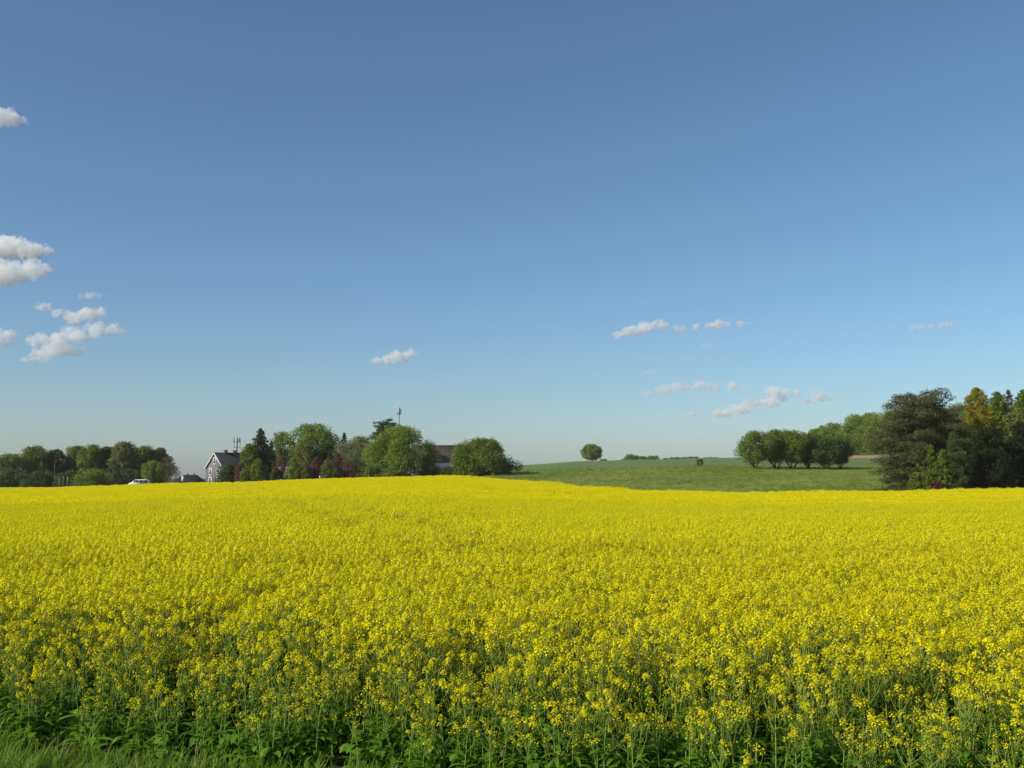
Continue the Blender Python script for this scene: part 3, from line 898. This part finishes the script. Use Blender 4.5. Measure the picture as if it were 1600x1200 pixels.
for px, top, hw, Y, lf, lb in ((1454, 696, 15, 131.5, 'mid', 'leafy green shrub under the middle of the big pine'), (1475, 702, 12, 127, 'mid', 'green sapling just left of the juniper column'), (1432, 738, 14, 126, 'mid', 'low green shrub at the left foot of the big pine'), (1463, 750, 10, 125, 'purple', 'low reddish brown shrub left of the juniper column')):
    broadleaf(px, top, hw, Y, lf, lb, cb=0, n=3200, size=.24, nc=18, name='undergrowth_shrub', cat='shrub', group=G8, hollow=.1, lump=.3, shape='ball')
broadleaf(1548, 668, 40, 131, 'yew', 'yew with deep shade put into its leaf colour below the golden cypress', cb=0, n=16000, size=.28, nc=60, rel=.27, name='yew_tree')
broadleaf(1600, 660, 36, 134, 'yew', 'yew with shade-darkened leaf colour at the right edge of the photo', cb=0, n=10000, size=.28, nc=36, rel=.28, name='yew_tree')
broadleaf(1563, 612, 18, 172, 'mid', 'green tree top just right of the golden cypress', cb=.1, n=8000, size=.34)
broadleaf(1581, 609, 8, 176, 'brown', 'thin sparse tree tip between two green tree tops at upper right', cb=.2, n=2200, size=.3, nc=16, name='sparse_tree')
broadleaf(1604, 608, 14, 170, 'mid', 'green tree top cut by the right edge of the photo', cb=.1, n=7000, size=.34)
broadleaf(1586, 644, 16, 152, 'olive', 'olive tree above the yew at the right edge', cb=.05, n=7000, size=.32)

# ------------------------------------------------------------------ buildings
M['slate'] = noisy('slate_cladding', (0.135, 0.13, 0.135), (0.19, 0.185, 0.19), 3, 6, .8, .15, .25, 12, (1, 1, 4))
M['roof_dark'] = noisy('dark_roof', (0.018, 0.021, 0.027), (0.034, 0.038, 0.045), 2, 5, .8, .08, .3, 10, (1, 1, 3))
M['roof_brown'] = noisy('brown_roof', (0.058, 0.045, 0.038), (0.092, 0.070, 0.056), 2, 6, .8, .2, .4, 10, (1, 1, 3))
M['white'] = noisy('white_paint', (0.74, 0.73, 0.70), (0.82, 0.81, 0.79), 3, 4, .6)
M['wall_pale'] = noisy('pale_render', (0.55, 0.57, 0.60), (0.66, 0.68, 0.70), 1, 5, .85)
M['glass'] = pmat('window_glass', (0.03, 0.035, 0.04), .08, .6)
M['brick'] = noisy('chimney_brick', (0.08, 0.06, 0.055), (0.12, 0.09, 0.08), 6, 4, .9)
M['wood'] = noisy('weathered_wood', (0.20, 0.18, 0.14), (0.32, 0.29, 0.24), 5, 5, .9)
M['steel'] = noisy('galvanised_steel', (0.10, 0.105, 0.10), (0.14, 0.15, 0.14), 4, 4, .5, .4)
M['dark_steel'] = pmat('dark_steel', (0.06, 0.065, 0.07), .5, .4)

def gable_house(name, loc, rz, W, L, he, hr, wallm, roofm, label, windows=(), chim=(), trim=True, over=.35):
    """gable in local xz plane at y=0, ridge along +y"""
    root = empty(name, loc, rz, label=label, cat='house')
    b = MB(); b.prism([(-W / 2, -1.2), (W / 2, -1.2), (W / 2, he), (0, hr), (-W / 2, he)], 0, L); b.build('wall', wallm, root)
    b = MB(); sl_ = (hr - he) / (W / 2); t = .22
    for s in (-1, 1):
        x1 = s * (W / 2 + over); z1 = he - over * sl_
        b.prism([(0, hr + .03), (x1, z1 + .03), (x1, z1 + .03 + t), (0, hr + .03 + t)], -over, L + over)
    rf = b.build('roof', roofm, root)
    for (cx, cy, hh) in chim:
        zc = hr - abs(cx) * sl_
        b = MB(); b.box((cx, cy, zc + hh / 2 - .3), (.75, .75, hh + .6)); b.box((cx, cy, zc + hh + .06), (.9, .9, .12)); b.build('chimney', M['brick'], rf)
    if trim:
        for s in (-1, 1):
            b = MB(); x1 = s * (W / 2 + over); z1 = he - over * sl_
            b.prism([(0, hr - .20), (x1, z1 - .20), (x1, z1 + .18), (0, hr + .18)], -over - .08, -over - .003)
            b.build('bargeboard', M['white'], root)
    for (x, z, ww, wh) in windows:
        b = MB(); d = .12; fw = .24
        b.box((x, -d / 2 - .003, z + wh / 2 - fw / 2), (ww, d, fw)); b.box((x, -d / 2 - .003, z - wh / 2 + fw / 2), (ww, d, fw))
        for s in (-1, 1): b.box((x + s * (ww / 2 - fw / 2), -d / 2 - .003, z), (fw, d, wh - 2 * fw))
        wn = b.build('window', M['white'], root)
        b = MB(); b.box((x, -.03, z), (ww - 2 * fw, .05, wh - 2 * fw)); b.build('pane', M['glass'], wn)
        b = MB(); b.box((x, -.07, z), (.07, .05, wh - 2 * fw)); b.build('glazing_bar', M['white'], wn)
    return root

HY = 300
ap = at(336, 707, HY); gz = tz(ap.x, HY)
he = zpix(731, HY) - gz; hr = ap.z - gz - .2
gable_house('grey_house', (ap.x, HY, gz), -math.atan2(.66, .75), 9.0, 15.0, he, hr, M['slate'], M['roof_dark'],
    'grey slate clad gabled house with white trim left of the grove',
    windows=((0, zpix(720, HY) - gz, 1.5, 2.1), (-2.05, zpix(737, HY) - gz, 1.5, 2.1), (2.05, zpix(737, HY) - gz, 1.5, 2.1), (-2.05, zpix(750.5, HY) - gz, 1.6, 2.0), (2.05, zpix(750.5, HY) - gz, 1.6, 2.0)),
    chim=((.0, 3.6, .9), (.0, 6.6, .8)))
p = at(452, 705.5, 292); gz = tz(p.x, 292)
gable_house('hidden_house', (p.x - 8, 292, gz), -PI / 2 + .25, 8.5, 15.0, p.z - gz - 3.4, p.z - gz, M['wall_pale'], M['roof_dark'],
    'house with dark ridge seen through the gap under the big dome tree', trim=False)
p = at(700, 697, 262); gz = tz(p.x, 262)
gable_house('brown_house', (p.x - 9, 262, gz), -PI / 2 + .04, 9.0, 18.0, p.z - gz - 3.9, p.z - gz, M['wall_pale'], M['roof_brown'],
    'pale house with a brown tiled roof between the two round bushy trees', windows=(), trim=False)
# low hipped roof beside the grey house
p = at(296, 742, 318); gz = tz(p.x, 318)
root = empty('low_house', (p.x, 318, gz), 0, label='low house with a dark hipped roof left of the grey gabled house', cat='house')
rz_ = p.z - gz; ez = zpix(757, 318) - gz
b = MB(); b.box((-1.0, 3.2, ez / 2 - .5), (8.0, 6.0, ez + 1.0)); b.build('wall', M['wall_pale'], root)
b = MB(); xl, xr = -5.6, 4.3
b.add([(xl, -.5, ez), (xr, -.5, ez), (xr, 7, ez), (xl, 7, ez), (xl + 2.6, 3.2, rz_), (xr - 2.9, 3.2, rz_), (xl, -.5, ez - .2), (xr, -.5, ez - .2), (xr, 7, ez - .2), (xl, 7, ez - .2)],
      [(0, 1, 5, 4), (2, 3, 4, 5), (0, 6, 7, 1), (1, 7, 8, 2), (2, 8, 9, 3), (3, 9, 6, 0), (6, 9, 8, 7)], [(1, 2, 5), (3, 0, 4)])
rf = b.build('roof', M['roof_dark'], root)
for cx in (-1.6, .4):
    b = MB(); b.box((cx, 3.4, rz_ + .1), (.4, .4, .7)); b.build('chimney', M['brick'], rf)

# ------------------------------------------------------------------ masts
def mast(name, px, Y, top, label, arms, panels, r=.12, pm=None):
    loc = place(px, Y)
    root = empty(name, loc, 0, label=label, cat='mast')
    H = zpix(top, Y) - loc.z
    b = MB(); b.tube([(0, 0, -.3), (0, 0, H * .6), (0, 0, H)], [r * 1.5, r * 1.2, r], 10); b.build('pole', M['dark_steel'], root, smooth=True)
    for py, half in arms:
        z = zpix(py, Y) - loc.z
        b = MB(); b.box((0, -.02, z), (2 * half, .10, .10)); b.box((0, .12, z), (.10, 2 * half * .8, .10)); b.build('crossbar', M['dark_steel'], root)
    for dx, dy, p0, p1, ww in panels:
        z0 = zpix(p1, Y) - loc.z; z1 = zpix(p0, Y) - loc.z
        b = MB(); b.box((dx, dy - .1, (z0 + z1) / 2), (ww, .16, z1 - z0)); b.tube([(dx, dy + .06, z0 - .15), (dx, dy + .06, z1 + .1)], .035, 6)
        b.build('antenna_panel', pm or M['steel'], root)
    return root
mast('antenna_mast', 369.5, 306, 683.5, 'dark antenna mast with two crossbars behind the grey house ridge',
     ((690.5, 1.05), (699.5, .95)), ((-.95, 0, 684.5, 691, .24), (.15, -.3, 684.0, 690.5, .3), (.62, 0, 684.5, 691, .24), (.95, 0, 684.5, 690.5, .14), (-.9, .1, 691, 699.5, .06), (.88, .1, 691, 699.5, .06)), .16)
M['pale_plastic'] = noisy('pale_antenna', (0.50, 0.48, 0.47), (0.58, 0.56, 0.55), 2, 3, .5)
mast('antenna_mast', 623, 272, 636.5, 'slim antenna mast with a cluster of pale panels behind the huge round bush',
     ((639.5, .42), (646.5, .42)), ((-.50, 0, 637, 647.5, .16), (-.12, -.3, 637.5, 648.5, .18), (.45, 0, 636.5, 647.5, .16), (.2, .3, 637, 646.5, .14)), .09, M['pale_plastic'])

# ------------------------------------------------------------------ roadside things on the left
Y = 272
loc = place(85, Y); H = zpix(721, Y) - loc.z
root = empty('street_lamp', loc, 0, label='slender grey street lamp with an arm to the right before the left wood', cat='street lamp')
b = MB(); b.tube([(0, 0, -.2), (0, 0, H * .5), (0, 0, H)], [.08, .06, .05], 8); b.build('pole', M['steel'], root, smooth=True)
b = MB(); b.tube([(0, 0, H - .05), (.5, 0, H + .22), (1.3, 0, H + .48)], [.06, .05, .045], 8); b.build('arm', M['steel'], root, smooth=True)
b = MB(); b.box((1.62, 0, H + .56), (.8, .28, .16)); b.box((1.62, 0, H + .66), (.6, .2, .08)); b.build('lamp_head', M['steel'], root)
M['red'] = pmat('red_cloth', (0.40, 0.07, 0.04), .7); M['yellow'] = pmat('yellow_cloth', (0.62, 0.52, 0.16), .7)
for px, top, m, mn, lb in ((93, 745, 'red', 'banner', 'leftmost of the three thin posts beside the street lamp, with a red strip'), (99.2, 744, None, None, 'plain grey middle one of the three thin posts beside the street lamp'), (105.3, 743, 'yellow', 'banner', 'rightmost of the three thin posts beside the street lamp, with a yellowish strip')):
    loc = place(px, 266); H = zpix(top, 266) - loc.z
    root = empty('flag_post', loc, 0, label=lb, cat='post', group='three thin posts beside the lamp')
    b = MB(); b.tube([(0, 0, -.2), (0, 0, H)], [.08, .065], 8); b.build('pole', M['wood'], root, smooth=True)
    if m:
        b = MB(); b.box((.13, 0, H - 1.1), (.16, .03, 1.1)); b.build('banner', M[m], root)
loc = place(286, 262)
root = empty('road_sign', loc, 0, label='small white and red road sign before the dark low roof', cat='road sign')
ht = zpix(743.5, 262) - loc.z; hb = zpix(751.5, 262) - loc.z
b = MB(); b.tube([(0, 0, -.2), (0, 0, ht)], .04, 8); b.build('pole', M['steel'], root, smooth=True)
b = MB(); b.box((0, -.07, (ht + hb) / 2), (.62, .04, ht - hb)); b.build('panel', M['white'], root)
b = MB(); b.box((0, -.095, ht - .22), (.5, .008, .22)); b.build('red_mark', M['red'], root)
# marker post at the foot of the grove
loc = place(500, 217); H = zpix(744, 217) - loc.z
root = empty('marker_post', loc, 0, label='short white marker post at the far edge of the yellow field', cat='post')
b = MB(); b.tube([(0, 0, -.2), (0, 0, H - .3)], .04, 8); b.build('pole', M['white'], root)
b = MB(); b.box((0, 0, H - .15), (.3, .1, .32)); b.build('cap', M['white'], root)

# van
M['van_paint'] = pmat('white_car_paint', (0.72, 0.73, 0.74), .25, .5)
M['tyre'] = pmat('tyre_rubber', (0.02, 0.02, 0.02), .8)
M['tinted'] = pmat('tinted_glass', (0.05, 0.065, 0.07), .05, .7)
Yv = 262
loc = place(218, Yv)
root = empty('parked_van', loc, 0.12, label='white van facing left, half hidden behind the yellow field', cat='van')
zt = zpix(749, Yv) - loc.z
k = zt / 2.0
def S(pts): return [(x_, z_ * k) for x_, z_ in pts]
b = MB()
b.prism(S([(-2.5, .35), (2.45, .35), (2.5, 1.0), (2.42, 1.45), (2.2, 1.93), (1.6, 2.0), (-.4, 2.0), (-.9, 1.9), (-1.75, 1.22), (-2.35, .98), (-2.5, .75)]), -.92, .92)
b.build('body', M['van_paint'], root)
b = MB(); b.prism(S([(-1.72, 1.24), (-.93, 1.87), (-.98, 1.91), (-1.78, 1.26)]), -.78, .78); b.build('windscreen', M['tinted'], root)
for x0, x1, sl2 in ((-1.05, -.05, .5), (.05, 1.0, 0), (1.1, 2.05, 0)):
    b = MB(); b.prism(S([(x0 - sl2 * .6, 1.2), (x1, 1.2), (x1, 1.82), (x0, 1.82)]), -.945, -.915); b.build('side_window', M['tinted'], root)
for xw in (-1.6, 1.6):
    for yw in (-.86, .86):
        b = MB(); b.tube([(xw, yw - .1, .33), (xw, yw + .1, .33)], .33, 18); wh = b.build('wheel', M['tyre'], root)
        b = MB(); b.tube([(xw, yw - .115, .33), (xw, yw + .115, .33)], .19, 14); b.build('rim', M['steel'], wh)
for yw in (-.68, .68):
    b = MB(); b.box((-2.44, yw, .82 * k), (.16, .34, .2)); b.build('headlight', M['pale_plastic'], root)

# fence along the upper edge of the meadow
root = empty('wire_fence', place(960, 236), 0, label='thin wire fence on pale posts across the upper meadow', cat='fence')
pts = [place(px, 236) for px in np.linspace(812, 1140, 30)]
o0 = root.location
for p in pts:
    q = p - o0
    b = MB(); b.tube([(q.x, q.y, q.z - .3), (q.x, q.y, q.z + 1.25)], [.045, .04], 6); b.build('post', M['wood'], root)
b = MB()
for zz in (.5, .85, 1.15):
    b.tube([(p - o0) + Vector((0, -.07, zz)) for p in pts], .006, 4)
b.build('wire', M['steel'], root)

# ------------------------------------------------------------------ clouds
def cloud_mat(name, dens):
    m = bpy.data.materials.new(name)
    m.use_nodes = True
    n = m.node_tree.nodes; l = m.node_tree.links
    n.remove(n['Principled BSDF'])
    v = n.new('ShaderNodeVolumePrincipled')
    v.inputs['Color'].default_value = (0.99, 0.99, 0.99, 1)
    tc = n.new('ShaderNodeTexCoord'); tx = n.new('ShaderNodeTexNoise')
    tx.inputs['Scale'].default_value = 0.040; tx.inputs['Detail'].default_value = 6; tx.inputs['Roughness'].default_value = .62
    l.new(tc.outputs['Object'], tx.inputs['Vector'])
    mr = n.new('ShaderNodeMapRange'); mr.inputs['From Min'].default_value = .42; mr.inputs['From Max'].default_value = .68
    mr.inputs['To Min'].default_value = 0.0; mr.inputs['To Max'].default_value = dens
    l.new(tx.outputs['Fac'], mr.inputs['Value']); l.new(mr.outputs[0], v.inputs['Density'])
    v.inputs['Anisotropy'].default_value = 0.0
    l.new(v.outputs[0], n['Material Output'].inputs['Volume'])
    return m
CM = {k: cloud_mat('cloud_' + k, d) for k, d in (('mid', .044), ('thin', .030))}
def cloud(lobes, kind, label, seed=0, CY=6000.0):
    """lobes: (px, py, radius_px, flatten) -> one lumpy closed shell filled with mist"""
    g = np.random.default_rng(seed + 40)
    bm = bmesh.new()
    cx = sum(l_[0] for l_ in lobes) / len(lobes); cy = sum(l_[1] for l_ in lobes) / len(lobes)
    o = at(cx, cy, CY); sc = CY / F
    for px, py, r, fl in lobes:
        r = r * 1.18
        n = max(4, int(r / 2.2))
        for i in range(n):
            a = g.uniform(0, 6.28); d = g.uniform(0, .75) * r
            rr = r * g.uniform(.34, .6)
            c = at(px + math.cos(a) * d, py - abs(math.sin(a)) * d * fl * .6 + r * fl * .25, CY + g.uniform(-.8, .8) * r * sc) - o
            Mx = Matrix.Translation(c) @ Matrix.Diagonal((rr * sc, rr * sc, rr * sc * min(1, fl * 1.25), 1))
            bmesh.ops.create_icosphere(bm, subdivisions=2, radius=1, matrix=Mx)
    me = bpy.data.meshes.new('cloud_shell'); bm.to_mesh(me); bm.free()
    t = bpy.data.objects.new('cloud_tmp', me); COL.objects.link(t)
    md = t.modifiers.new('r', 'REMESH'); md.mode = 'VOXEL'; md.voxel_size = 1.1 * sc
    dg = bpy.context.evaluated_depsgraph_get()
    m2 = bpy.data.meshes.new_from_object(t.evaluated_get(dg))
    bpy.data.objects.remove(t); bpy.data.meshes.remove(me)
    nv = len(m2.vertices)
    co = np.empty(nv * 3, np.float32); m2.vertices.foreach_get('co', co); co = co.reshape(-1, 3)
    no = np.array([v.normal for v in m2.vertices])
    ds = np.array([mnoise.fractal(Vector(c) / (9 * sc) + Vector((seed, 0, 0)), .8, 2.0, 4) for c in co])
    d2 = np.array([mnoise.fractal(Vector(c) / (3.2 * sc) + Vector((0, seed, 0)), .9, 2.0, 3) for c in co])
    co = co + no * (ds * 4.4 * sc + d2 * 1.6 * sc)[:, None]
    m2.vertices.foreach_set('co', co.astype(np.float32).ravel())
    m2.materials.clear(); m2.materials.append(CM[kind])
    m2.update()
    ob = link('cloud', m2, loc=o)
    return tag(ob, label, 'cloud', 'small fair weather clouds')

cloud([(-12, 180, 24, .9), (8, 182, 20, .9), (26, 186, 14, .8), (40, 189, 7, .6)], 'mid', 'highest cloud, small and white at the upper left edge', 1, 5000)
cloud([(-20, 386, 32, .8), (14, 384, 26, .9), (42, 388, 22, .9), (62, 391, 17, .8), (74, 393, 10, .8)], 'mid', 'upper big white cloud of the pair at the left edge', 2)
cloud([(-15, 427, 32, .85), (16, 424, 28, .95), (42, 420, 22, .9), (60, 418, 16, .9), (74, 422, 10, .7)], 'mid', 'lower big white cloud of the pair at the left edge', 3, 4900)
cloud([(64, 479, 11, .7), (72, 477, 8, .6)], 'mid', 'tiny puff left of the oblong cloud at lower left', 4, 4600)
cloud([(92, 487, 11, .7), (115, 494, 17, .7), (138, 490, 19, .75), (158, 487, 13, .8)], 'mid', 'oblong cloud above the long slanting cloud at lower left', 5, 4500)
cloud([(140, 460, 12, .6), (150, 461, 8, .5)], 'thin', 'faint little wisp above the oblong cloud', 6, 4400)
cloud([(45, 560, 12, .4), (70, 552, 18, .8), (92, 543, 20, .9), (115, 545, 15, .8), (60, 530, 16, .7), (90, 527, 20, .7), (120, 521, 21, .7), (150, 516, 19, .7), (175, 513, 15, .6), (192, 517, 8, .4)], 'mid', 'long slanting streaky cloud, largest of the lower left', 7, 4100)
cloud([(-8, 528, 18, .7), (10, 520, 14, .7), (12, 534, 14, .6)], 'mid', 'cloud cut by the left edge beside the slanting streaky cloud', 8, 4300)
cloud([(590, 564, 10, .6), (603, 559, 13, .7), (620, 556, 15, .7), (637, 552, 11, .8), (646, 551, 6, .8), (625, 564, 8, .5)], 'mid', 'single small white cloud above the slim antenna mast', 9)
cloud([(968, 522, 14, .4), (990, 516, 17, .6), (1012, 509, 16, .7), (1032, 507, 13, .7), (1058, 510, 12, .6), (1062, 520, 6, .5), (1088, 510, 8, .6)], 'mid', 'larger cloud of the upper right, domed left part tapering to the right', 10)
cloud([(1115, 507, 12, .5), (1130, 505, 12, .6), (1155, 505, 10, .5), (1172, 504, 5, .5)], 'mid', 'small flat cloud right beside the larger domed upper right cloud', 11)
cloud([(1105, 541, 9, .35)], 'thin', 'tiny dash of cloud below the larger domed cloud', 12)
cloud([(1014, 581, 8, .4)], 'thin', 'tiny dash of cloud above the long flat cloud', 13)
cloud([(1010, 615, 14, .3), (1040, 608, 16, .5), (1055, 603, 14, .6), (1075, 605, 14, .5), (1092, 600, 12, .7), (1115, 604, 14, .45), (1145, 602, 14, .5), (1160, 604, 8, .5)], 'thin', 'long flat pinkish cloud in the lower right sky', 14)
cloud([(1130, 645, 16, .5), (1155, 640, 18, .5), (1170, 628, 14, .7), (1190, 630, 14, .6), (1212, 612, 15, .95), (1225, 618, 13, .8), (1205, 628, 14, .6)], 'mid', 'billowing cloud with a bright knob, lowest in the right sky', 15)
cloud([(1246, 612, 8, 1.0), (1243, 617, 8, .8)], 'mid', 'small round puff between the bright knob and the right puff', 16)
cloud([(1262, 626, 11, .6), (1280, 618, 12, .8), (1285, 612, 9, .9), (1297, 620, 9, .6)], 'mid', 'right puff at the end of the billowing cloud', 17)
cloud([(1030, 650, 9, .5)], 'thin', 'left one of two faint puffs just above the hill', 18)
cloud([(1066, 649, 10, .5), (1078, 647, 10, .5)], 'thin', 'right one of two faint puffs just above the hill', 19)
cloud([(1430, 510, 10, .6), (1445, 510, 10, .5), (1470, 508, 13, .45), (1490, 505, 10, .4)], 'thin', 'flat faint cloud alone at the far right', 20)
cloud([(1602, 588, 8, .5)], 'thin', 'tiny cloud cut by the right edge', 21)

# ------------------------------------------------------------------ air
m = bpy.data.materials.new('haze_air'); m.use_nodes = True
n = m.node_tree.nodes; n.remove(n['Principled BSDF'])
v = n.new('ShaderNodeVolumePrincipled')
v.inputs['Color'].default_value = (0.96, 0.91, 1.0, 1)
v.inputs['Density'].default_value = HAZE
v.inputs['Anisotropy'].default_value = 0.0
m.node_tree.links.new(v.outputs[0], n['Material Output'].inputs['Volume'])
b = MB(); b.box((0, 1300, 9), (5200, 3600, 104))
o = b.build('haze', m)
tag(o, 'thin pale summer haze over the fields', 'haze', kind='stuff')
